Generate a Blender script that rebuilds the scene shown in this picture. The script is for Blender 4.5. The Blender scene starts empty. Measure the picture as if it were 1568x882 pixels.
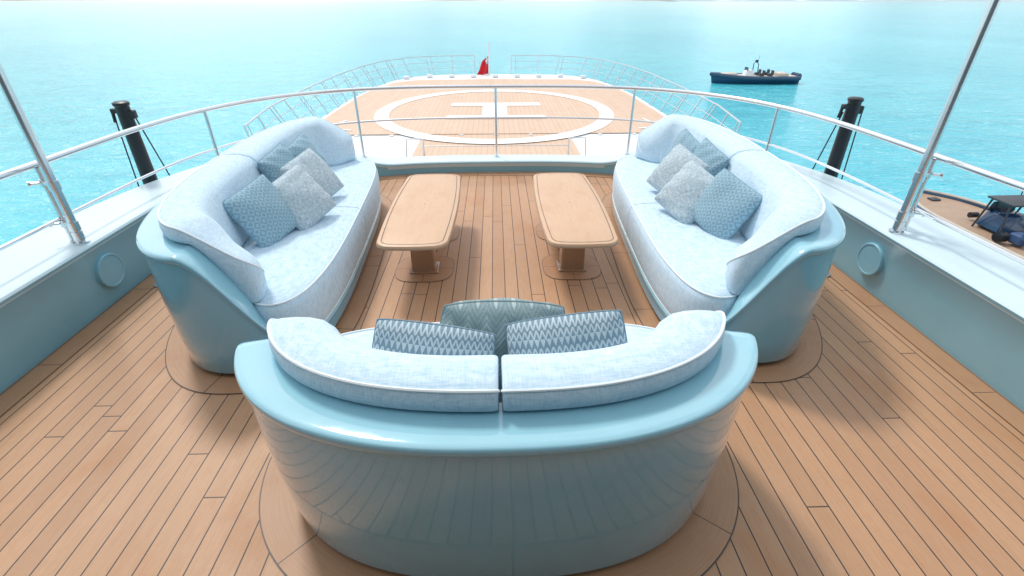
import bpy, bmesh, math, random
from mathutils import Vector, Matrix
random.seed(4)
R=math.radians
scene=bpy.context.scene
# ---------------------------------------------------------------- node helpers
class NT:
    def __init__(s,name):
        s.m=bpy.data.materials.new(name); s.m.use_nodes=True
        s.t=s.m.node_tree; s.b=s.t.nodes['Principled BSDF']
    def n(s,typ,**k):
        x=s.t.nodes.new(typ)
        for a,b in k.items(): setattr(x,a,b)
        return x
    def L(s,a,b): s.t.links.new(a,b)
    def inp(s,sock,v):
        if isinstance(v,(int,float)): sock.default_value=v
        elif isinstance(v,(tuple,list)): sock.default_value=v
        else: s.L(v,sock)
    def M(s,op,a,b=None,c=None):
        x=s.n('ShaderNodeMath',operation=op)
        s.inp(x.inputs[0],a)
        if b is not None: s.inp(x.inputs[1],b)
        if c is not None: s.inp(x.inputs[2],c)
        return x.outputs[0]
    def mix(s,f,a,b,bt='MIX'):
        x=s.n('ShaderNodeMix',data_type='RGBA',blend_type=bt)
        s.inp(x.inputs[0],f); s.inp(x.inputs[6],a); s.inp(x.inputs[7],b)
        return x.outputs[2]
    def coord(s,kind='Object',scale=(1,1,1),rot=(0,0,0)):
        c=s.n('ShaderNodeTexCoord'); m=s.n('ShaderNodeMapping')
        m.inputs['Scale'].default_value=scale; m.inputs['Rotation'].default_value=rot
        s.L(c.outputs[kind],m.inputs['Vector']); return m.outputs[0]
    def noise(s,vec,scale,detail=3,rough=.5):
        x=s.n('ShaderNodeTexNoise'); s.L(vec,x.inputs['Vector'])
        x.inputs['Scale'].default_value=scale; x.inputs['Detail'].default_value=detail
        x.inputs['Roughness'].default_value=rough; return x.outputs['Fac']
    def ramp(s,f,a,b):
        x=s.n('ShaderNodeMapRange'); s.inp(x.inputs[0],f)
        x.inputs[1].default_value=a; x.inputs[2].default_value=b; return x.outputs[0]
    def bump(s,h,strength=.3,dist=.01):
        x=s.n('ShaderNodeBump'); x.inputs['Strength'].default_value=strength
        x.inputs['Distance'].default_value=dist; s.L(h,x.inputs['Height'])
        s.L(x.outputs[0],s.b.inputs['Normal']); return x
    def set(s,**k):
        for a,b in k.items(): s.inp(s.b.inputs[a.replace('_',' ')],b)
        return s
def c4(r,g,b): return (r,g,b,1)

def teak(name,w,Ln,cw=.006,tone=(.525,.298,.165),seam=.95,var=1.0):
    m=NT(name)
    co=m.n('ShaderNodeTexCoord'); sp=m.n('ShaderNodeSeparateXYZ'); m.L(co.outputs['Object'],sp.inputs[0])
    x,y=sp.outputs[0],sp.outputs[1]
    a=m.M('DIVIDE',m.M('ADD',x,w*.5),w); i=m.M('FLOOR',a); f=m.M('FRACT',a)
    line=m.M('GREATER_THAN',m.M('ABSOLUTE',m.M('SUBTRACT',f,.5)),.5-cw/w/2)
    wn=m.n('ShaderNodeTexWhiteNoise',noise_dimensions='1D'); m.L(i,wn.inputs['W'])
    b=m.M('ADD',m.M('DIVIDE',y,Ln),m.M('MULTIPLY',wn.outputs['Value'],7.3))
    j=m.M('FLOOR',b); g=m.M('FRACT',b)
    jt=m.M('GREATER_THAN',m.M('ABSOLUTE',m.M('SUBTRACT',g,.5)),.5-cw/Ln/2)
    dark=m.M('MAXIMUM',line,jt)
    cx=m.n('ShaderNodeCombineXYZ'); m.L(i,cx.inputs[0]); m.L(j,cx.inputs[1])
    w2=m.n('ShaderNodeTexWhiteNoise',noise_dimensions='2D'); m.L(cx.outputs[0],w2.inputs['Vector'])
    grain=m.noise(m.coord('Object',(1,.045,1)),130,4,.6)
    blot=m.noise(m.coord('Object',(1,.6,1)),2.2,5,.62)
    fine=m.noise(m.coord('Object'),28,3,.6)
    t=tone
    c=m.mix(w2.outputs['Value'],c4(t[0]*(1-.09*var),t[1]*(1-.11*var),t[2]*(1-.13*var)),c4(t[0]*(1+.06*var),t[1]*(1+.06*var),t[2]*(1+.06*var)))
    c=m.mix(m.M('MULTIPLY',m.ramp(grain,.4,.75),.34*var),c,c4(t[0]*.62,t[1]*.55,t[2]*.5))
    c=m.mix(m.M('MULTIPLY',m.ramp(blot,.54,.74),.55*var),c,c4(t[0]*.86,t[1]*.60,t[2]*.38))
    c=m.mix(m.M('MULTIPLY',m.ramp(blot,.45,.25),.3*var),c,c4(t[0]*1.18,t[1]*1.25,t[2]*1.4))
    c=m.mix(m.M('MULTIPLY',m.ramp(fine,.5,.8),.28*var),c,c4(t[0]*.8,t[1]*.72,t[2]*.62))
    c=m.mix(m.M('MULTIPLY',dark,seam),c,c4(.025,.023,.024))
    m.L(c,m.b.inputs['Base Color'])
    m.L(m.M('ADD',.36,m.M('MULTIPLY',blot,.28)),m.b.inputs['Roughness'])
    m.bump(m.M('ADD',m.M('MULTIPLY',dark,-1.0),m.M('MULTIPLY',grain,.25)),.35,.002)
    return m.m
def teak_uv(name,tone=(.48,.268,.148),jl=.9,edge=.024):
    m=NT(name)
    co=m.n('ShaderNodeTexCoord'); sp=m.n('ShaderNodeSeparateXYZ'); m.L(co.outputs['UV'],sp.inputs[0])
    u,v=sp.outputs[0],sp.outputs[1]
    e=m.M('GREATER_THAN',m.M('ABSOLUTE',m.M('SUBTRACT',v,.5)),.5-edge)
    g=m.M('FRACT',m.M('DIVIDE',u,jl)); jt=m.M('LESS_THAN',g,.005/jl)
    dark=m.M('MAXIMUM',e,jt)
    grain=m.noise(m.coord('UV',(.5,6,1)),8,5,.6); bl=m.noise(m.coord('Object'),4,4,.6)
    t=tone
    c=m.mix(m.ramp(grain,.3,.8),c4(t[0]*1.05,t[1]*1.05,t[2]*1.05),c4(t[0]*.82,t[1]*.76,t[2]*.7))
    c=m.mix(m.M('MULTIPLY',m.ramp(bl,.5,.8),.5),c,c4(t[0]*.8,t[1]*.60,t[2]*.42))
    c=m.mix(m.M('MULTIPLY',dark,.9),c,c4(.035,.03,.03))
    m.L(c,m.b.inputs['Base Color']); m.set(Roughness=.5); return m.m
def wood(name,tone,rough=.42,coat=0):
    m=NT(name)
    grain=m.noise(m.coord('Object',(1,.05,.3)),90,4,.6); bl=m.noise(m.coord('Object',(1,.5,1)),7,5,.7)
    t=tone
    c=m.mix(m.M('MULTIPLY',m.ramp(grain,.38,.72),.4),c4(*t),c4(t[0]*.82,t[1]*.75,t[2]*.66))
    c=m.mix(m.M('MULTIPLY',m.ramp(bl,.48,.72),.5),c,c4(t[0]*.84,t[1]*.70,t[2]*.58))
    m.L(c,m.b.inputs['Base Color']); m.set(Roughness=rough,Coat_Weight=coat); m.bump(grain,.15,.001); return m.m
def plain(name,col,rough=.4,metal=0,coat=0,var=.08,vs=3):
    m=NT(name)
    n=m.noise(m.coord('Object'),vs,4,.6)
    c=m.mix(m.ramp(n,.3,.7),c4(*[x*(1-var) for x in col]),c4(*[min(1,x*(1+var)) for x in col]))
    m.L(c,m.b.inputs['Base Color']); m.set(Roughness=rough,Metallic=metal,Coat_Weight=coat); m.b.inputs['Coat Roughness'].default_value=.06
    return m.m
def paint(name,col,rough=.22,coat=.6,bm_=.14):
    m=NT(name)
    n=m.noise(m.coord('Object'),2.0,4,.65); n2=m.noise(m.coord('Object'),35,3,.7)
    c=m.mix(m.ramp(n,.3,.75),c4(*[x*.94 for x in col]),c4(*[min(1,x*1.05) for x in col]))
    m.L(c,m.b.inputs['Base Color']); m.set(Coat_Weight=coat)
    r=m.n('ShaderNodeMapRange'); m.L(n2,r.inputs[0]); r.inputs[3].default_value=rough*.8; r.inputs[4].default_value=rough*1.35
    m.L(r.outputs[0],m.b.inputs['Roughness'])
    m.b.inputs['Coat Roughness'].default_value=.02
    m.bump(m.noise(m.coord('Object'),7,2,.4),bm_,.01)
    return m.m
def fabric(name,col,dk):
    m=NT(name)
    a=m.noise(m.coord('Object',(1,.045,.045)),460,2,.6); b=m.noise(m.coord('Object',(.045,1,.045)),460,2,.6)
    c_=m.noise(m.coord('Object',(.045,.045,1)),460,2,.6)
    s=m.M('DIVIDE',m.M('ADD',m.M('ADD',a,b),c_),3)
    c=m.mix(m.ramp(s,.40,.57),c4(*dk),c4(*col))
    m.L(c,m.b.inputs['Base Color']); m.set(Roughness=.9,Sheen_Weight=.12,Specular_IOR_Level=.2)
    m.bump(m.M('ADD',m.M('MULTIPLY',s,.4),m.M('MULTIPLY',m.noise(m.coord('Object'),3.2,2,.45),4.5)),.3,.006)
    return m.m
def pillow_mat(name,kind,lo,hi):
    m=NT(name)
    co=m.n('ShaderNodeTexCoord'); sp=m.n('ShaderNodeSeparateXYZ'); m.L(co.outputs['UV'],sp.inputs[0])
    u,v=sp.outputs[0],sp.outputs[1]
    if kind=='chevron':
        z=m.M('ABSOLUTE',m.M('SUBTRACT',m.M('FRACT',m.M('MULTIPLY',u,7)),.5))
        p=m.M('FRACT',m.M('ADD',m.M('MULTIPLY',v,20),m.M('MULTIPLY',z,4)))
        p=m.M('GREATER_THAN',p,.5)
        q=m.M('GREATER_THAN',m.M('FRACT',m.M('ADD',m.M('MULTIPLY',v,3.2),m.M('MULTIPLY',z,.8))),.5)
        p=m.M('ADD',m.M('MULTIPLY',p,m.M('ADD',.2,m.M('MULTIPLY',q,.35))),m.M('MULTIPLY',q,.2))
    elif kind=='tri':
        row=m.M('FRACT',m.M('MULTIPLY',v,15)); rid=m.M('FLOOR',m.M('MULTIPLY',v,15))
        z=m.M('MULTIPLY',m.M('ABSOLUTE',m.M('SUBTRACT',m.M('FRACT',m.M('ADD',m.M('MULTIPLY',u,20),m.M('MULTIPLY',rid,.5))),.5)),2)
        tri=m.M('LESS_THAN',z,m.M('MULTIPLY',row,.9))
        dz=m.M('LESS_THAN',m.M('ABSOLUTE',m.M('SUBTRACT',z,row)),.3)
        dz2=m.M('LESS_THAN',m.M('ABSOLUTE',m.M('SUBTRACT',z,m.M('SUBTRACT',1,row))),.3)
        k=m.M('FRACT',m.M('MULTIPLY',rid,.3334))
        k0=m.M('LESS_THAN',k,.3); k2=m.M('GREATER_THAN',k,.6); k1=m.M('SUBTRACT',m.M('SUBTRACT',1,k0),k2)
        p=m.M('ADD',m.M('ADD',m.M('MULTIPLY',tri,k0),m.M('MULTIPLY',dz,k1)),m.M('MULTIPLY',dz2,k2))
        p=m.M('MULTIPLY',p,.8)
    elif kind=='diamond':
        A=m.M('ABSOLUTE',m.M('SUBTRACT',m.M('FRACT',m.M('MULTIPLY',u,8)),.5))
        B=m.M('ABSOLUTE',m.M('SUBTRACT',m.M('FRACT',m.M('MULTIPLY',v,7)),.5))
        p=m.M('GREATER_THAN',m.M('FRACT',m.M('MULTIPLY',m.M('ADD',A,B),2.0)),.5)
        p=m.M('MULTIPLY',p,.7)
    else:
        a=m.noise(m.coord('UV',(1,.25,1)),60,2,.6); b=m.noise(m.coord('UV',(.25,1,1)),60,2,.6)
        p=m.ramp(m.M('ADD',a,b),.85,1.15)
    fz=m.noise(m.coord('UV'),90,3,.7)
    p2=m.M('ADD',m.M('MULTIPLY',p,.8),m.M('MULTIPLY',m.ramp(fz,.3,.7),.3))
    c=m.mix(p2,c4(*lo),c4(*hi))
    m.L(c,m.b.inputs['Base Color']); m.set(Roughness=.95,Sheen_Weight=.1,Specular_IOR_Level=.15)
    m.bump(m.M('ADD',m.M('ADD',p2,fz),m.M('MULTIPLY',m.noise(m.coord('UV'),5,2,.5),6)),.45,.005)
    return m.m

TEAK=teak('teak_deck_planks',.098,2.6)
TEAKH=teak('teak_helideck_planks',.20,5.5,.012,(.68,.48,.34),.35,.4)
TEAKR=teak_uv('teak_inlay')
TEAKT=wood('teak_table',(.67,.44,.28))
TEAKD=wood('teak_pedestal',(.38,.21,.12),.25,.4)
BLUE=paint('pale_blue_gloss_paint',(.20,.49,.64),.12,1.0,.10)
BLUE_LIT=paint('pale_blue_gloss_lit',(.34,.64,.74),.10,1.0,.22)  # same sofa paint, lightened to put the rim's brighter light into the colour
BLUEW=paint('pale_blue_wall_paint',(.29,.56,.66),.3,.3)
CAPP=paint('pale_cap_paint',(.64,.79,.84),.34,.15,.05)
WHITE=paint('white_deck_paint',(.80,.83,.85),.4,.1)
MARK=plain('white_marking_paint',(.88,.88,.86),.5,var=.03)
FAB=fabric('linen_fabric',(.69,.82,.90),(.46,.64,.77))
PIPE=plain('white_piping',(.88,.93,.96),.8)
STEEL=plain('polished_steel',(.78,.80,.82),.24,.92,var=.05)
BLACK=plain('black_rubber',(.015,.018,.022),.4)
CHAR=plain('charcoal_vinyl',(.05,.055,.065),.55)
DARKGAP=plain('dark_recess',(.02,.03,.04),.6)
P_CHEV=pillow_mat('pillow_chevron','chevron',(.19,.28,.30),(.54,.64,.64))
P_TRI=pillow_mat('pillow_triangle','tri',(.15,.25,.32),(.62,.72,.76))
P_DIA=pillow_mat('pillow_diamond','diamond',(.22,.37,.46),(.43,.60,.68))
P_GREY=pillow_mat('pillow_weave','weave',(.32,.44,.50),(.68,.77,.81))

# ---------------------------------------------------------------- mesh helpers
def group(name,loc=(0,0,0),rz=0):
    e=bpy.data.objects.new(name,None); scene.collection.objects.link(e)
    e.location=loc; e.rotation_euler=(0,0,rz); e.empty_display_size=.2; return e
def obj(name,verts,faces,mat,parent=None,smooth=True,uvs=None,angle=None):
    me=bpy.data.meshes.new(name); me.from_pydata([tuple(v) for v in verts],[],faces); me.update()
    if uvs:
        l=me.uv_layers.new(name='UVMap')
        for lp in me.loops: l.data[lp.index].uv=uvs[lp.vertex_index]
    o=bpy.data.objects.new(name,me); scene.collection.objects.link(o)
    if mat: me.materials.append(mat)
    if smooth:
        for p in me.polygons: p.use_smooth=True
        if angle:
            try: me.set_sharp_from_angle(angle=R(angle))
            except Exception: pass
    if parent: o.parent=parent
    return o
def fixn(o):
    bm=bmesh.new(); bm.from_mesh(o.data); bmesh.ops.recalc_face_normals(bm,faces=bm.faces); bm.to_mesh(o.data); bm.free(); return o
def sweep(name,secs,mat,parent=None,cu=False,cv=False,caps=False,angle=None,uvs=None):
    n=len(secs); k=len(secs[0]); V=[p for s in secs for p in s]; F=[]
    for i in range(n if cu else n-1):
        for j in range(k if cv else k-1):
            a=i*k+j; b=i*k+(j+1)%k; i2=(i+1)%n
            F.append((a,b,i2*k+(j+1)%k,i2*k+j))
    if caps and not cu:
        F.append(tuple(range(k))); F.append(tuple(range((n-1)*k,n*k)))
    return fixn(obj(name,V,F,mat,parent,True,uvs,angle))
class Acc:
    def __init__(s): s.v=[]; s.f=[]
    def tube(s,path,r,seg=8,closed=False):
        path=[Vector(p) for p in path]; n=len(path); base=len(s.v); pn=None
        for i,p in enumerate(path):
            if closed: t=path[(i+1)%n]-path[i-1]
            else: t=path[min(i+1,n-1)]-path[max(i-1,0)]
            t.normalize()
            if pn is None:
                up=Vector((0,0,1)) if abs(t.z)<.9 else Vector((1,0,0)); pn=up.cross(t).normalized()
            pn=(pn-t*pn.dot(t)).normalized(); b=t.cross(pn)
            rr=r[i] if isinstance(r,(list,tuple)) else r
            for k in range(seg):
                a=2*math.pi*k/seg; s.v.append(p+(pn*math.cos(a)+b*math.sin(a))*rr)
        for i in range(n if closed else n-1):
            for k in range(seg):
                i2=(i+1)%n
                s.f.append((base+i*seg+k,base+i*seg+(k+1)%seg,base+i2*seg+(k+1)%seg,base+i2*seg+k))
        if not closed:
            s.f.append(tuple(base+k for k in range(seg))[::-1]); s.f.append(tuple(base+(n-1)*seg+k for k in range(seg)))
    def cyl(s,p,r,h,seg=20): s.tube([p,(p[0],p[1],p[2]+h)],r,seg)
    def box(s,c,d,rz=0,bev=0,taper=1):
        base=len(s.v); M=Matrix.Rotation(rz,3,'Z')
        if bev==0: bev=min(d)*.12
        x,y,z=d[0]/2,d[1]/2,d[2]/2; b=bev
        rings=[]
        for (zz,ins,tp) in ((-z,b,1),(-z+b,0,1),(z-b,0,taper),(z,b,taper)):
            X=x*tp-ins;Y=y*tp-ins
            rings.append([( X,-Y+b,zz),(X,Y-b,zz),(X-b,Y,zz),(-X+b,Y,zz),(-X,Y-b,zz),(-X,-Y+b,zz),(-X+b,-Y,zz),(X-b,-Y,zz)])
        for rg in rings:
            for q in rg: s.v.append(Vector(c)+M@Vector(q))
        for i in range(3):
            for k in range(8):
                s.f.append((base+i*8+k,base+i*8+(k+1)%8,base+(i+1)*8+(k+1)%8,base+(i+1)*8+k))
        s.f.append(tuple(base+k for k in range(8))[::-1]); s.f.append(tuple(base+24+k for k in range(8)))
    def make(s,name,mat,parent=None,angle=40): return fixn(obj(name,s.v,s.f,mat,parent,True,None,angle))
def sm(t): t=max(0,min(1,t)); return t*t*(3-2*t)
def lerp(a,b,t): return a+(b-a)*t
def resample(P,step,closed):
    if closed: P=P+[P[0]]
    L=[0]
    for a,b in zip(P,P[1:]): L.append(L[-1]+math.dist(a,b))
    n=max(4,int(L[-1]/step)); out=[]; j=0
    for i in range(n if closed else n+1):
        s=L[-1]*i/n
        while j<len(L)-2 and L[j+1]<s: j+=1
        t=(s-L[j])/max(1e-9,L[j+1]-L[j]); out.append(tuple(lerp(P[j][k],P[j+1][k],t) for k in range(2)))
    res=[]; N=len(out)
    for i,p in enumerate(out):
        a=out[i-1] if (closed or i>0) else out[0]; b=out[(i+1)%N] if (closed or i<N-1) else out[-1]
        tx,ty=b[0]-a[0],b[1]-a[1]; l=math.hypot(tx,ty)
        res.append((p[0],p[1],ty/l,-tx/l,L[-1]*i/n))
    return res   # normal = right side of travel
def flat(name,poly,z,mat,parent=None):
    return obj(name,[(p[0],p[1],z) for p in poly],[tuple(range(len(poly)))],mat,parent,False)

# ---------------------------------------------------------------- deck + coaming
yacht=group('motor_yacht')
WX=2.77
half=[(-WX,y) for y in [ -3+ .1*i for i in range(63)]]
arc=[]
for i in range(0,401):
    a=math.pi*i/400; c,s=math.cos(a),math.sin(a)
    arc.append((-WX*math.copysign(abs(c)**(2/3),c),3.3+2.86*abs(s)**(2/3)))
path=half+arc+[(-x,y) for x,y in reversed(half)]
st=resample(path,.08,False)
def outw(p,o): return (p[0]-p[2]*o,p[1]-p[3]*o)
floor_poly=[outw(p,.03) for p in st]
flat('teak_deck_floor',floor_poly[::-1],0,TEAK,yacht)
V=[];U=[];F=[]
for i,p in enumerate(st):
    for k,o in enumerate((-.13,0.01)):
        q=outw(p,o); V.append((q[0],q[1],.004)); U.append((p[4],k))
    if i: F.append((2*i-2,2*i-1,2*i+1,2*i))
fixn(obj('margin_plank',V,F,TEAKR,yacht,False,U))
def hz(p): return lerp(.15,.47,sm((abs(p[0])-1.25)/1.1)) if p[1]>4 else .47
def front(p): return sm((p[1]-3.5)/2.4)
secs=[]
for p in st:
    h=hz(p); w=lerp(.55,.33,front(p))
    prof=[(0.03,-.02),(.02,h*.5),(0.0,h-.045),(-.010,h-.03),(-.012,h-.012),(-.002,h),(.03,h+.004),(w-.03,h-.004),(w-.005,h-.012),(w,h-.04),(w,h-.2),(w-.05,h-.3),(w-.05,-2.41)]
    secs.append([(*outw(p,o),z) for o,z in prof])
o=sweep('deck_bulwark',secs,BLUEW,yacht,angle=35)
o.data.materials.append(CAPP)
for p in o.data.polygons:
    if p.normal.z>.5 or p.normal.z<-.5: p.material_index=1
for sx in (-1,1):
    ring=[[(sx*x,3.18+r*math.cos(t*math.pi/20),.235+r*math.sin(t*math.pi/20)) for x,r in ((2.80,.122),(2.764,.122),(2.760,.118),(2.760,.108),(2.764,.106),(2.764,.001))] for t in range(40)]
    sweep('wall_speaker_disc',ring,BLUEW,yacht,cu=True,angle=30)
    a=Acc(); a.tube([(sx*2.60,3.38,.003),(sx*2.60,3.38,.012)],.06,24); a.tube([(sx*2.60,3.38,.012),(sx*2.60,3.38,.018)],.04,24); a.make('deck_filler_cap',STEEL,yacht)
# unseen superstructure behind the camera, added and kept dark to shade camera-facing sides
sup=group('shade_superstructure')
a=Acc(); a.box((0,-1.55,1.6),(11,1.0,8.0),0,.08); a.make('shade_wall',plain('shade_wall_paint',(.18,.25,.29),.35),sup)
a=Acc()
for k in (-4.3,-2.15,0,2.15,4.3): a.box((k,-1.045,1.5),(2.0,.03,2.5),0,.01)
a.make('shade_windows',plain('shade_window_glass',(.02,.03,.035),.05),sup)
# ---------------------------------------------------------------- railings
rail=group('deck_railing')
rp=[(*outw(p,lerp(.17,.2,front(p))),p) for p in st if p[1]>-.9]
a=Acc(); a.tube([(x,y,1.0) for x,y,_ in rp],.021,12); a.make('top_rail',STEEL,rail)
a=Acc(); a.tube([(x,y,.635) for x,y,_ in rp],.012,8); a.make('mid_rail',STEEL,rail)
def near(px,py): return min(rp,key=lambda q:(q[0]-px)**2+(q[1]-py)**2)
a=Acc()
for px,py in ((0,6.4),(-1.66,6.2),(1.66,6.2),(-2.78,4.98),(2.78,4.98),(-2.94,3.28),(2.94,3.28),(-2.94,1.4),(2.94,1.4)):
    x,y,p=near(px,py); h=hz(p)
    a.tube([(x,y,h),(x,y,.99)],.015,10); a.cyl((x,y,h),.035,.012)
a.make('posts',STEEL,rail)
for sx in (-1,1):
    g=group('awning_pole'); a=Acc(); x,y=sx*2.835,3.13
    a.tube([(x,y,.47),(x,y,3.7)],.027,16); a.cyl((x,y,.472),.048,.014)
    a.tube([(x,y,.5),(x,y,.56)],.032,16)
    a.tube([(x+sx*.095,y+.05,.47),(x+sx*.095,y+.05,.98)],.017,12)
    for z in (.60,.88):
        a.tube([(x,y,z),(x+sx*.095,y+.05,z)],.02,10); a.tube([(x,y,z-.03),(x,y,z+.03)],.034,16); a.tube([(x+sx*.095,y+.05,z-.025),(x+sx*.095,y+.05,z+.025)],.025,12)
        a.tube([(x+sx*.095,y+.05,z),(x+sx*.14,y+.0,z+.01)],.009,8); a.tube([(x+sx*.14,y,z+.01),(x+sx*.15,y-.01,z+.01)],.018,10)
    a.make('pole_tube',STEEL,g)
for sx in (-1,1):
    g=group('black_davit_post'); a=Acc(); x,y=sx*3.32,4.68
    a.tube([(x,y,-2.4),(x,y,.2),(x,y,.9),(x,y,1.09)],[.072,.066,.058,.056],20)
    a.tube([(x,y,1.09),(x,y,1.10),(x,y,1.12),(x,y,1.13)],[.056,.066,.066,.05],20)
    a.box((x+.07,y,1.02),(.05,.05,.07)); a.box((x-.075,y,1.05),(.06,.05,.04))
    a.tube([(x-.10,y,1.04),(x-.11,y,.95)],.014,8)
    a.make('post',BLACK,g)
    a=Acc(); a.tube([(x+sx*.10,y,1.0),(x+sx*.14,y-.02,-.2),(x+sx*.15,y,-2.4)],.006,6)
    a.tube([(x-sx*.08,y,1.0),(x-sx*.16,y+.1,.3),(x-sx*.2,y+.2,-.5)],.006,6)
    a.make('rope',BLACK,g)

# ---------------------------------------------------------------- sofas
def sofa(name,loc,rz,a_,D,bb,nb,nf,yend,thk,zdrop,tpr=1.0):
    g=group(name,loc,rz); fb=D-bb; raw=[]
    for i in range(720):
        t=2*math.pi*i/720+math.pi/2; c,s=math.cos(t),math.sin(t)
        n=nf if s>0 else nb; b=fb if s>0 else bb
        raw.append((a_*math.copysign(abs(c)**(2/n),c), bb+b*math.copysign(abs(s)**(2/n),s)))
    S=resample(raw,.02,True)
    for _ in range(6):
        N=len(S); S=[((S[i-1][0]+2*S[i][0]+S[(i+1)%N][0])/4,(S[i-1][1]+2*S[i][1]+S[(i+1)%N][1])/4,(S[i-1][2]+2*S[i][2]+S[(i+1)%N][2])/4,(S[i-1][3]+2*S[i][3]+S[(i+1)%N][3])/4,S[i][4]) for i in range(N)]
    N=len(S)
    def P(p,ins,z): return (p[0]-p[2]*ins,p[1]-p[3]*ins,z)
    def Q(p,ins,z):
        qx=p[0]*(1-.58/a_); qy=.60; dx,dy=p[0]-qx,p[1]-qy; l=math.hypot(dx,dy)
        dx/=l; dy/=l; k=min(1,ins/.22); dx=lerp(p[2],dx,k); dy=lerp(p[3],dy,k); l=math.hypot(dx,dy)
        return (p[0]-dx/l*ins,p[1]-dy/l*ins,z)
    def W(p): return 1-sm((p[1]-.50)/(.55))
    def zr(p): return lerp(.15,.80,W(p))
    secs=[]
    for p in S:
        z=zr(p); w=W(p); ri=.03+.17*min(1,w*1.25); tp=lerp(.55,1,w)*tpr
        prof=[(.07*tp,.045),(.06*tp,.038),(.05*tp,.045),(.03*tp,z*.25),(.014*tp,z*.55),(.009,z*.82),(.011,z-.052),(.011,z-.042),(.000,z-.038),(-.004,z-.032),(-.004,z-.012),(.000,z-.004),(.008,z),(.022,z+.002),(ri-.02,z+.001),(ri-.005,z-.006),(ri+.005,z-.03),(ri+.012,min(z-.04,.40)),(ri+.03,.06)]
        secs.append([P(p,i,zz) for i,zz in prof])
    o=sweep('shell',secs,BLUE,g,cu=True,angle=40)
    o.data.materials.append(BLUE_LIT); K=len(secs[0])-1
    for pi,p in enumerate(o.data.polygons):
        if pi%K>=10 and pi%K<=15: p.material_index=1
    secs=[[P(p,.10,.0),P(p,.10,.06)] for p in S]; sweep('plinth',secs,TEAKD,g,cu=True)
    V=[];U=[];F=[]
    for i,p in enumerate(S):
        for k,ins in enumerate((.13,-.11)): V.append(P(p,ins,.0045)); U.append((p[4],k))
        j=(i+1)%N; F.append((2*i,2*i+1,2*j+1,2*j))
    fixn(obj('floor_inlay_ring',V,F,TEAKR,g,False,U))
    def si(p):
        w=W(p); return -.004+.232*min(1,w*1.3)
    ym=bb*.95
    rings=[]
    for d,z in ((.03,.150),(.010,.156),(.002,.175),(-.004,.24),(-.006,.33),(-.002,.395),(.008,.42),(.022,.438),(.05,.449),(.11,.456)):
        rings.append([Q(p,si(p)+d,z) for p in S])
    last=[Q(p,si(p)+.11,.456) for p in S]
    for k,z in ((.35,.464),(.7,.467),(1.0,.468)):
        rings.append([(lerp(q[0],q[0]*.8,k),lerp(q[1],ym,k),z) for q in last])
    for sd in (-1,1):
        o=sweep('seat_cushion',rings,FAB,g,cv=True)
        bm=bmesh.new(); bm.from_mesh(o.data)
        bmesh.ops.remove_doubles(bm,verts=bm.verts,dist=.0008)
        ge=list(bm.verts)+list(bm.edges)+list(bm.faces)
        bmesh.ops.bisect_plane(bm,geom=ge,plane_co=(sd*.006,0,0),plane_no=(sd,0,0),clear_inner=True)
        be=[e for e in bm.edges if e.is_boundary and all(abs(v.co.x-sd*.006)<1e-4 for v in e.verts)]
        r=bmesh.ops.extrude_edge_only(bm,edges=be)
        vs=[v for v in r['geom'] if isinstance(v,bmesh.types.BMVert)]
        for v in vs:
            v.co.z-=.02; v.co.x-=sd*.003
        bmesh.ops.recalc_face_normals(bm,faces=bm.faces)
        for f in bm.faces: f.smooth=True
        bm.to_mesh(o.data); bm.free()
    ac=Acc(); ac.tube([Q(p,si(p)+.016,.440) for p in S],.005,6,closed=True)
    ac.tube([Q(p,si(p)+.006,.160) for p in S],.004,6,closed=True)
    for sd in (-1,1):
        ac.tube([(sd*.013,ym-.1,.468),(sd*.013,D-.14,.455),(sd*.013,D-.05,.447),(sd*.013,D-.012,.425),(sd*.013,D+.002,.3)],.004,6)
    ac.make('seat_piping',PIPE,g)
    idx=[i for i in range(N) if S[i][1]<=yend or S[i][1]<.3]
    idx=sorted(idx,key=lambda i:S[i][4]); s0=S[idx[0]][4]; s1=S[idx[-1]][4]; mid=(s0+s1)/2
    def zc(p): return .895-zdrop*sm((p[1]-.42)/.55)
    CE=.14*thk/1.3
    for (A,B,cA,cB) in ((s0,mid-.007,CE,.03),(mid+.007,s1,.03,CE)):
        n=int((B-A)/.02)
        ds=[CE*k for k in (0,.006,.02,.05,.09,.14,.2,.28,.36,.46,.56,.67,.78,.9,1)]+[.001,.004,.009,.016,.025,.03]
        ss=sorted(set([A+d for d in ds]+[B-d for d in ds]+[A+(B-A)*k/n for k in range(n+1)]))
        secs=[];pipe=[]
        for s in ss:
            f=s/(S[1][4]); i=int(f)%N; t=f-int(f); p=tuple(lerp(S[i][k],S[(i+1)%N][k],t) for k in range(4))
            def cap(d,L_):
                if d>=L_: return 1
                k=1-d/L_; return (max(0,1-k**2.5))**(1/2.5)
            cA_=cap(s-A,cA); cB_=cap(B-s,cB); sc=min(cA_,cB_)
            if (cA>.1 and cA_<=cB_) or (cB>.1 and cB_<cA_): sc=max(.02,sc)
            else: sc=.88+.12*sc
            z=zc(p); zb=max(.44,zr(p)+.003); o=lerp(.085,.128,W(p)); o=lerp(o,.128,.3)
            zb=min(zb,z-.06); T=thk
            pr=[(.012,zb),(.001,zb+.014),(-.003,lerp(zb,z,.5)),(.0,z-.014),(.008,z-.002),(.035,z+.006),(.075,z+.010),(.115,z+.004),(.15,z-.012),(.178,z-.05),(.194,lerp(z,.45,.4)),(.212,lerp(z,.45,.75)),(.222,.50),(.215,.465),(.18,.45),(.12,.45),(.1,zb-.02 if zb>.47 else .45)]
            pr=[(o+i_*T,z_) for i_,z_ in pr]
            cx=o+.11*T; cz=lerp(z,.45,.6) if zb<.6 else z-.12
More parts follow.
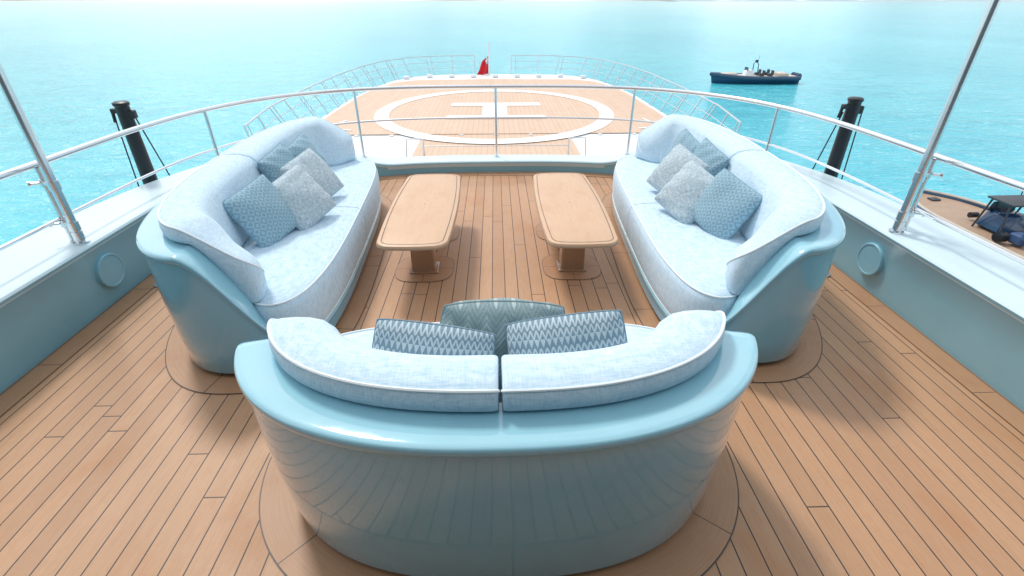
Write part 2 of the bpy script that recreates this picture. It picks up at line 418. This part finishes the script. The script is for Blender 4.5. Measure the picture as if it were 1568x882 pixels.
            pr=[(cx+(i_-cx)*sc,cz+(z_-cz)*sc) for i_,z_ in pr]
            secs.append([Q(p,i_,z_) for i_,z_ in pr]); pipe.append(Q(p,pr[4][0]-.004,pr[4][1]+.001))
        sweep('back_cushion',secs,FAB,g,cv=True,caps=True,angle=60)
        ac=Acc(); ac.tube(pipe,.0055,6)
        ac.make('back_piping',PIPE,g)
    return g
sofa('curved_loveseat',(0,.972,0),0,1.0,1.18,.75,2.4,3.0,.66,1.3,.12,1.0)
sofa('curved_sofa',(-2.22,3.74,0),R(-90+3.3),1.56,1.12,.64,2.5,3.6,.93,1.5,.22,.45)
sofa('curved_sofa',(2.22,3.74,0),R(90-3.3),1.56,1.12,.64,2.5,3.6,.93,1.5,.22,.45)

# ---------------------------------------------------------------- pillows
def pillow(loc,az,lean,roll,size,mat,T=.085,hgt=None,seed=0,pin=.05):
    rnd=random.Random(seed); n=28; V=[];U=[];F=[]; hx=size/2; hy=(hgt or size)/2
    ph=[rnd.uniform(0,6) for _ in range(4)]
    def xy(u,v):
        x=hx*u*(1-pin*(1-v*v)); y=hy*v*(1-pin*(1-u*u))
        k=(abs(u*v))**3; return x*(1-.04*k),y*(1-.04*k)
    for sgn in (1,-1):
        base=len(V)
        for j in range(n+1):
            for i in range(n+1):
                u=math.sin((i/n-.5)*math.pi); v=math.sin((j/n-.5)*math.pi)
                x,y=xy(u,v); e=(1-u*u)*(1-v*v)
                th=T*(max(0,e))**.40
                th*=1+.14*math.sin(3*u+ph[0])*math.cos(2.5*v+ph[1])
                cr=.010*math.sin(13*(u*math.cos(ph[2])+v*math.sin(ph[2]))+ph[3])*(1-e)*(1 if abs(u)<.999 and abs(v)<.999 else 0)
                V.append(Vector((x,y,sgn*(th+cr*.6)))); U.append(((u+1)/2,(v+1)/2))
        for j in range(n):
            for i in range(n):
                a=base+j*(n+1)+i; q=(a,a+1,a+n+2,a+n+1); F.append(q if sgn>0 else q[::-1])
    g=group('throw_pillow',loc)
    f=Vector((math.cos(R(az)),math.sin(R(az)),0)); up=Vector((0,0,1))
    nrm=(f*math.cos(R(lean))+up*math.sin(R(lean))).normalized(); y=(up*math.cos(R(lean))-f*math.sin(R(lean))).normalized(); x=y.cross(nrm)
    M=Matrix((x,y,nrm)).transposed() @ Matrix.Rotation(R(roll),3,'Z')
    g.rotation_euler=M.to_euler()
    obj('cover',V,F,mat,g,True,U)
    ed=[]
    for k in range(4*24):
        s=k//24; t=math.sin(((k%24)/24-.5)*math.pi)
        u,v=((t,-1),(1,t),(-t,1),(-1,-t))[s]; ed.append((*xy(u,v),0))
    a=Acc(); a.tube(ed,.0045,6,closed=True); a.make('edge_piping',mat,g)
pillow((-.27,1.46,.63),90,-18,9,.46,P_TRI,.10,seed=1,pin=0)
pillow((.27,1.46,.665),82,-18,-11,.45,P_TRI,.10,seed=2,pin=0)
pillow((.01,1.62,.62),92,-4,3,.49,P_CHEV,.11,seed=3,pin=-.06)
for sx in (1,-1):
    def mp(x,y,z,az,lean,roll,size,mat,seed,T=.085):
        if sx==1: pillow((x,y,z),az,lean,roll,size,mat,T,seed=seed)
        else: pillow((-x,y+.02,z),180-az+3,lean-2,-roll-3,size,mat,T,seed=seed+20)
    mp(-1.60,3.22,.64,-25,28,12,.42,P_DIA,4)
    mp(-1.45,3.50,.64,-32,36,16,.41,P_GREY,5)
    mp(-1.50,3.94,.65,-30,34,14,.41,P_GREY,6)
    mp(-1.70,3.90,.71,-12,20,10,.38,P_DIA,7)
    mp(-1.66,4.32,.70,-12,24,12,.37,P_DIA,8)

# ---------------------------------------------------------------- tables
def table(x0):
    g=group('coffee_table',(x0,3.87,0))
    def outl(ins,z,hx=.245,hy=.80,r=.085,bul=.03):
        pts=[]
        hx-=ins; hy-=ins; r=max(.01,r-ins)
        q=[]
        for (cx,cy,a0) in ((hx-r,hy-r,0),(-hx+r,hy-r,90),(-hx+r,-hy+r,180),(hx-r,-hy+r,270)):
            for k in range(13):
                a=R(a0+90*k/12); q.append((cx+r*math.cos(a),cy+r*math.sin(a)))
            nx={0:(-hx+r,hy),90:(-hx,-hy+r),180:(hx-r,-hy),270:(hx,hy-r)}[a0]; l=q[-1]
            for k in range(1,14): q.append((lerp(l[0],nx[0],k/14),lerp(l[1],nx[1],k/14)))
        for x,y in q: 
            pts.append((x+math.copysign(bul,x)*(1-(y/hy)**2)*min(1,abs(x)/hx),y+math.copysign(.02,y)*(1-(x/hx)**2)*min(1,abs(y)/hy),z))
        return pts
    rings=[outl(.07,.415),outl(.02,.417),outl(.004,.422),outl(0,.43),outl(0,.440),outl(.004,.447),outl(.012,.45)]
    rings.append([(q[0]*.5,q[1]*.5,.45) for q in outl(.012,.45)]); rings.append([(q[0]*.01,q[1]*.01,.45) for q in outl(.012,.45)])
    sweep('table_top',rings,TEAKT,g,cv=True,angle=35)
    e=[outl(.006,.417),outl(-.003,.420),outl(-.003,.430),outl(.002,.433)]
    sweep('edge_band',e,STEEL_T,g,cv=True,angle=35)
    A_=outl(.030,.4525);B_=outl(.0335,.4525);K=len(A_)
    fixn(obj('inlay_line',A_+B_,[(k,(k+1)%K,K+(k+1)%K,K+k) for k in range(K)],DARKGAP,g,False))
    for y in (-.30,.42):
        a=Acc(); a.box((0,y,.2),(.19,.16,.42),0,.012,.92); a.make('pedestal',TEAKD,g)
        a=Acc(); a.box((0,y,.010),(.225,.195,.020),0,.006); a.make('foot_plate',TEAKD,g)
        V=[];U=[];F=[]
        for k in range(64):
            t=2*math.pi*k/64; c,s=math.cos(t),math.sin(t); rr=(abs(c)**3.2+abs(s)**3.2)**(-1/3.2)
            for q,sc in enumerate((.4,1)): V.append((c*rr*.235*sc,y+s*rr*.225*sc,.0045)); U.append((k/64*2,q))
            j=(k+1)%64; F.append((2*k,2*k+1,2*j+1,2*j))
        fixn(obj('floor_inlay',V,F,TEAKR2,g,False,U))
STEEL_T=plain('table_edge_teak',(.40,.27,.18),.4)
TEAKR2=teak_uv('teak_inlay_small',(.48,.268,.148),.5,.02)
table(-.60); table(.60)

# ---------------------------------------------------------------- lower deck / helideck
hull=[(7.2,-12),(7.3,8),(7.3,14),(7.3,18),(7.4,22),(7.3,27),(6.95,30.2),(6.3,33),(5.2,34.8),(3.8,35.6),(0,35.9)]
hp=hull+[(-x,y) for x,y in reversed(hull[:-1])]
flat('foredeck',hp,-2.40,WHITE,yacht)
hs=resample(hp,.5,False)
sweep('hull_side',[[(p[0],p[1],-2.395),(p[0]*.99,p[1],-5),(p[0]*.93,p[1]*.97,-7.9)] for p in hs],WHITE,yacht,angle=40)
hd=[(7.05,18.6),(7.15,22),(7.05,27),(6.7,30),(6.0,32),(4.8,33),(0,33.3)]
hdp=hd+[(-x,y) for x,y in reversed(hd[:-1])]
heli=group('helicopter_deck')
flat('teak_surface',hdp,-2.37,TEAKH,heli)
flat('teak_walkway',[(2.7,13.6),(2.7,18.6),(-2.7,18.6),(-2.7,13.6)],-2.385,TEAKH,heli)
V=[];F=[]
for k in range(128):
    t=2*math.pi*k/128
    for r in (5.25,5.95): V.append((r*math.cos(t)*.88-.05,23.0+r*math.sin(t),-2.355))
    j=(k+1)%128; F.append((2*k,2*k+1,2*j+1,2*j))
fixn(obj('landing_circle',V,F,MARK,heli,False))
V=[];F=[]
for x0,x1,y0,y1 in ((-2.1,2.1,24.1,24.9),(-2.1,2.1,21.2,21.9),(-.6,.5,21.9,24.1)):
    b=len(V); V+=[(x0,y0,-2.354),(x1,y0,-2.354),(x1,y1,-2.354),(x0,y1,-2.354)]; F.append((b,b+1,b+2,b+3))
obj('landing_h_marking',V,F,MARK,heli,False)
a=Acc()
for sx in (-1,1):
    a.box((sx*6.3,20.3,-2.352),(.12,1.6,.004),sx*R(12),.001); a.box((sx*5.9,19.4,-2.352),(.9,.12,.004),sx*R(20),.001)
a.make('edge_markings',MARK,heli)
a=Acc()
for k in range(9): a.box((-5.6+k*1.4,34.2 if abs(k-4)<3.5 else 33.6,-2.3),(.35,.22,.18))
a.make('deck_hatches',WHITE,heli)
a=Acc()
for k in range(11): a.tube([(-6.4+k*1.28,18.45,-2.39),(-6.4+k*1.28,18.45,-2.36)],.09,10)
a.make('tie_down_fittings',STEEL,heli)
RAILP=plain('railing_steel',(.62,.66,.68),.3,.8)
lr=group('foredeck_railing'); a=Acc()
rs=resample([(x-math.copysign(.06,x) if x else 0,y-.08) for x,y in hp if y>13],.3,False)
rs=[p for p in rs if p[1]>14.9]
tst=rs[len(rs)//6]
FL=1 if (tst[0]*(-tst[2]))>0 else -1
def lean(p,z):
    k=FL*(z+2.4)/1.1*.62*min(1,max(0,(p[1]-14)/4)); return (p[0]-p[2]*k,p[1]-p[3]*k,z)
for sgn in (1,-1):
    pts=[p for p in rs if (p[0]+.15)*sgn>1.0]
    if sgn<0: pts=pts[::-1]
    for z,r in ((-1.3,.03),(-1.65,.016),(-2.0,.016)): a.tube([lean(p,z) for p in pts],r,6)
    for k,p in enumerate(pts):
        if k%5==0 or k==len(pts)-1: a.tube([lean(p,-2.4),lean(p,-1.3)],.026,6)
        if k%10==1: a.tube([lean(p,-2.4),lean(p,-1.3)],.02,6)
a.make('rails',RAILP,lr)
lr=group('walkway_handrail'); a=Acc()
for x in (-2.25,2.25):
    a.tube([(x,15.3,-2.38),(x,15.3,-1.75)],.03,8)
    a.tube([(x,15.3,-1.75),(x-math.copysign(.5,x)*-1,15.3,-1.75),(x+math.copysign(.55,x),15.3,-2.38)],.022,8)
a.tube([(-2.25,15.3,-1.98),(2.25,15.3,-1.98)],.014,8)
a.make('handrail_tubes',RAILP,lr)
# flag
fl=group('ensign_flag',(-.42,35.7,-2.4)); a=Acc(); a.tube([(0,0,0),(0.02,0,1.95)],[.06,.045],10); a.make('flag_staff',WHITE,fl)
m=NT('red_ensign_cloth'); co=m.n('ShaderNodeTexCoord'); sp=m.n('ShaderNodeSeparateXYZ'); m.L(co.outputs['UV'],sp.inputs[0])
can=m.M('MULTIPLY',m.M('LESS_THAN',sp.outputs[0],.4),m.M('GREATER_THAN',sp.outputs[1],.6))
cr=m.M('MAXIMUM',m.M('LESS_THAN',m.M('ABSOLUTE',m.M('SUBTRACT',sp.outputs[0],.2)),.08),m.M('LESS_THAN',m.M('ABSOLUTE',m.M('SUBTRACT',sp.outputs[1],.8)),.07))
c=m.mix(can,c4(.70,.03,.04),m.mix(cr,c4(.04,.06,.3),c4(.8,.8,.8))); m.L(c,m.b.inputs['Base Color']); m.set(Roughness=.8)
V=[];U=[];F=[]
for i in range(17):
    for j in range(9):
        u=i/16;v=j/8; V.append((-.85*u*(1.0-.5*v)+.03*math.sin(v*5),.10*math.sin(u*11+v*2),.05+v*1.1-.1*u-.25*u*v)); U.append((u,v))
        if i<16 and j<8: k=i*9+j; F.append((k,k+9,k+10,k+1))
obj('cloth',V,F,m.m,fl,True,U)

# ---------------------------------------------------------------- boats
NAVY=plain('navy_hull',(.015,.055,.13),.25,coat=.4); NAVY2=plain('navy_tube',(.035,.08,.14),.5)
BEIGE=plain('beige_deck',(.58,.52,.45),.6); BSEAT=plain('blue_seat',(.05,.10,.22),.6); WGEL=plain('white_gelcoat',(.75,.77,.78),.3); GLASS=plain('tinted_glass',(.03,.05,.07),.08)
DECKW=plain('boat_teak',(.42,.29,.20),.5)
def rib(name,loc,heading,L,B,tubemat,deckmat,seatmat,hi=1.0,big=False):
    g=group(name,loc,heading)
    hb=B/2; top=.85*hi
    def half(t):
        if big: return hb*(1-max(0,(t-.62)/.38)**3.2*.93)
        return hb*(1-max(0,(t-.45)/.55)**2.4)
    def sheer(t): return top+(.40 if not big else .1)*hi*max(0,(t-.4)/.6)**2
    n=40; secs=[]
    for i in range(n+1):
        t=i/n; w=half(t)*.9; x=-L/2+L*t; s=sheer(t)-.1
        secs.append([(x-.35*(1-q)*(t>.9),y,z) for q,y,z in ((1,-w,s),(1,-w*1.0,s-.25*hi),(.5,-w*.82,.12),(0,-w*.4,-.25),(0,0,-.45+.4*t**4),(0,w*.4,-.25),(.5,w*.82,.12),(1,w,s-.25*hi),(1,w,s))])
    sweep('hull',secs,NAVY,g,angle=40)
    a=Acc(); pth=[]
    for i in range(n+1): t=i/n; pth.append((-L/2+L*t,-max(.0,half(t)-.05),sheer(t)-.05))
    pth+= [(x,-y,z) for x,y,z in reversed(pth[:-1])]
    a.tube(pth,(.27 if not big else .15)*hi,14); a.make('inflatable_collar',tubemat,g)
    if big:
        a=Acc(); a.tube([(x,y*.95,z+.14) for x,y,z in pth],.07,6); a.make('rubbing_strake',BEIGE,g)
    V=[];F=[]
    for i in range(n+1):
        t=i/n*.985; dz=(-.12 if not big else .05)*hi
        V+=[(-L/2+L*t,-half(t)*.82,sheer(t)-dz),(-L/2+L*t,half(t)*.82,sheer(t)-dz)]
        if i: F.append((2*i-2,2*i-1,2*i+1,2*i))
    obj('inner_deck',V,F,DECKW if big else deckmat,g,False)
    cx_=.06*L if not big else 1.3
    if not big:
        a=Acc(); a.box((L*.29,0,top+.3),(L*.16,B*.42,.3)); a.box((-L*.33,0,top+.3),(L*.12,B*.6,.35)); a.make('sun_pads',deckmat,g)
    a=Acc(); a.box((cx_,0,top+.4),(1.2,B*.34,.8),0,.1,.8); a.make('console',NAVY if big else WGEL,g)
    a=Acc(); a.box((cx_+.35,0,top+.95),(.08,B*.32,.4),0,.02,.8); a.make('windscreen',GLASS,g)
    a=Acc()
    for k in (-1,1):
        for r in range(2): a.box((cx_-1.5-r*1.15,k*B*.17,top+.25),(.55,.55,.4)); a.box((cx_-1.5-r*1.15-.27,k*B*.17,top+.55),(.14,.55,.5))
    a.make('seats',seatmat,g)
    a=Acc(); H_=1.35
    if big:
        for k in (-1,1):
            a.tube([(cx_+.5,k*B*.2,top-.1),(cx_+.2,k*B*.2,top+H_)],.04,8); a.tube([(cx_-.8,k*B*.2,top-.1),(cx_-.6,k*B*.2,top+H_)],.04,8)
        a.box((cx_-.2,0,top+H_+.02),(1.2,B*.44,.08)); a.tube([(cx_-.4,0,top+H_),(cx_-.4,0,top+H_+.8)],.03,6)
        a.make('t_top',CHAR,g)
    else:
        for k in (-1,1): a.tube([(cx_-.9,k*B*.22,top),(cx_-.8,k*B*.2,top+1.5),(cx_-.8,k*B*.08,top+1.7),(cx_-.8,0,top+1.72)],.055,8)
        a.tube([(cx_-.8,0,top+1.7),(cx_-.8,0,top+2.0)],.2,10); a.tube([(cx_-.8,.4,top+1.6),(cx_-.8,.4,top+2.6)],.02,6)
        a.make('radar_arch',NAVY,g)
    if big:
        a=Acc()
        for k,(dx,dy,w_) in enumerate(((-.2,-1.2,.45),(-1.2,1.15,.5),(-2.6,-1.1,.6),(1.2,-.9,.35),(1.15,.2,.3))):
            a.tube([(cx_+dx,dy-.12,top+.22),(cx_+dx,dy+.22,top+.22)],w_*.42,14)
        a.make('fenders',BLACK,g)
        a=Acc(); a.box((cx_-3.6,0,top+.25),(1.0,B*.6,.45)); a.make('aft_bench',BSEAT,g)
        a=Acc()
        for k in range(3): a.tube([(cx_+.9-k*.9,-1.3+.5*k,top),(cx_+.9-k*.9+.1,-1.3+.5*k,top+1.6)],.022,6)
        a.make('rods',BLACK,g)
        a=Acc(); a.box((4.9,.0,top+.05),(.35,.45,.1)); a.make('foredeck_fittings',CHAR,g)
    a=Acc()
    for k in (-.8,0,.8):
        a.box((-L/2-.3,k*B*.27,top+.15),(.7,.42,.55),0,.1,.8); a.box((-L/2-.3,k*B*.27,top-.6),(.3,.2,1.1))
    a.make('outboard_engines',BLACK if big else NAVY,g)
    return g
SEA=-7.5
rib('rigid_inflatable_boat',(33.7,68.5,SEA),R(180),11.0,3.3,NAVY2,BEIGE,CHAR,.92)
rib('tender_boat',(21.7,17.6,SEA),R(91),12.0,3.9,NAVY2,BEIGE,BSEAT,1.0,True)

# ---------------------------------------------------------------- sea, shore
m=NT('sea_water')
geo=m.n('ShaderNodeNewGeometry'); sp=m.n('ShaderNodeSeparateXYZ'); m.L(geo.outputs['Position'],sp.inputs[0])
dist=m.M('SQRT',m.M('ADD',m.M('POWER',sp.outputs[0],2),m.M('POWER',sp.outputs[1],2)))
big=m.noise(m.coord('Object',(1,.5,1)),.02,4,.6)
mid=m.noise(m.coord('Object',(.55,1,1)),.45,5,.7)
small=m.noise(m.coord('Object',(.6,1,1)),2.2,4,.65)
c=m.mix(m.ramp(big,.35,.65),c4(.06,.54,.66),c4(.12,.65,.75))
c=m.mix(m.M('MULTIPLY',m.ramp(mid,.48,.64),.55),c,c4(.03,.42,.55))
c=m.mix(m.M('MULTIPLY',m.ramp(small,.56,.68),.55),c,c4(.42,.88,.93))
c=m.mix(m.M('MULTIPLY',m.ramp(dist,60,900),.5),c,c4(.35,.80,.87))  # distance haze painted into the water colour
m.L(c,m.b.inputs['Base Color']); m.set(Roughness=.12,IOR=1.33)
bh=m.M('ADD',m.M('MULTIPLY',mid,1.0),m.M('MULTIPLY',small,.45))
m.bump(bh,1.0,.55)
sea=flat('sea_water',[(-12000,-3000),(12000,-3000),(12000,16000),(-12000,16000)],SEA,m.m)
V=[];F=[]; n=120
for i in range(n+1):
    x=1500+4200*i/n; h=max(0,14*math.sin(math.pi*i/n)**.4+5*math.sin(i*.35)+3*math.sin(i*.9))
    V+=[(x,4600,SEA-.5),(x,4640,SEA+1.5+h*.2),(x,4800,SEA+2+h),(x,5200,SEA-1)]
    if i: 
        for k in range(3): F.append((4*i-4+k,4*i-3+k,4*i+1+k,4*i+k))
obj('distant_shore',V,F,plain('hazy_shore',(.42,.52,.55),.9,vs=.01))

# ---------------------------------------------------------------- world, sun, camera
w=bpy.data.worlds.new("World"); scene.world=w; w.use_nodes=True; t=w.node_tree
bg=t.nodes['Background']; sky=t.nodes.new('ShaderNodeTexSky'); sky.sky_type='NISHITA'; sky.sun_disc=False
EL,AZ=R(54),R(-32)
sky.sun_elevation=EL; sky.sun_rotation=AZ; sky.dust_density=2.5; sky.air_density=1
tc=t.nodes.new('ShaderNodeTexCoord'); nz=t.nodes.new('ShaderNodeTexNoise'); nz.inputs['Scale'].default_value=2.6; nz.inputs['Detail'].default_value=5
mp_=t.nodes.new('ShaderNodeMapping'); mp_.inputs['Scale'].default_value=(1,1,2.5); t.links.new(tc.outputs['Generated'],mp_.inputs[0]); t.links.new(mp_.outputs[0],nz.inputs['Vector'])
mr=t.nodes.new('ShaderNodeMapRange'); mr.inputs[1].default_value=.42; mr.inputs[2].default_value=.58; mr.inputs[3].default_value=.2; mr.inputs[4].default_value=1.0; t.links.new(nz.outputs['Fac'],mr.inputs[0])
mx=t.nodes.new('ShaderNodeMix'); mx.data_type='RGBA'; t.links.new(mr.outputs[0],mx.inputs[0]); t.links.new(sky.outputs[0],mx.inputs[6]); mx.inputs[7].default_value=(9.4,9.8,10.1,1)
t.links.new(mx.outputs[2],bg.inputs['Color']); bg.inputs['Strength'].default_value=.138
sl=bpy.data.lights.new('sun','SUN'); sl.energy=2.0; sl.angle=R(10); sl.color=(1,.96,.9)
so=bpy.data.objects.new('sun',sl); scene.collection.objects.link(so)
d=Vector((math.sin(AZ)*math.cos(EL),math.cos(AZ)*math.cos(EL),math.sin(EL)))
so.rotation_euler=d.to_track_quat('Z','Y').to_euler()
cam=bpy.data.cameras.new('camera'); cam.lens=17.24; cam.sensor_width=36; cam.clip_end=30000; cam.clip_start=.05
co=bpy.data.objects.new('camera',cam); scene.collection.objects.link(co); co.location=(0,0,1.9); co.rotation_euler=(R(90-30.4),0,R(-1.8))
scene.camera=co
scene.view_settings.view_transform='Standard'; scene.view_settings.look='None'; scene.view_settings.exposure=0
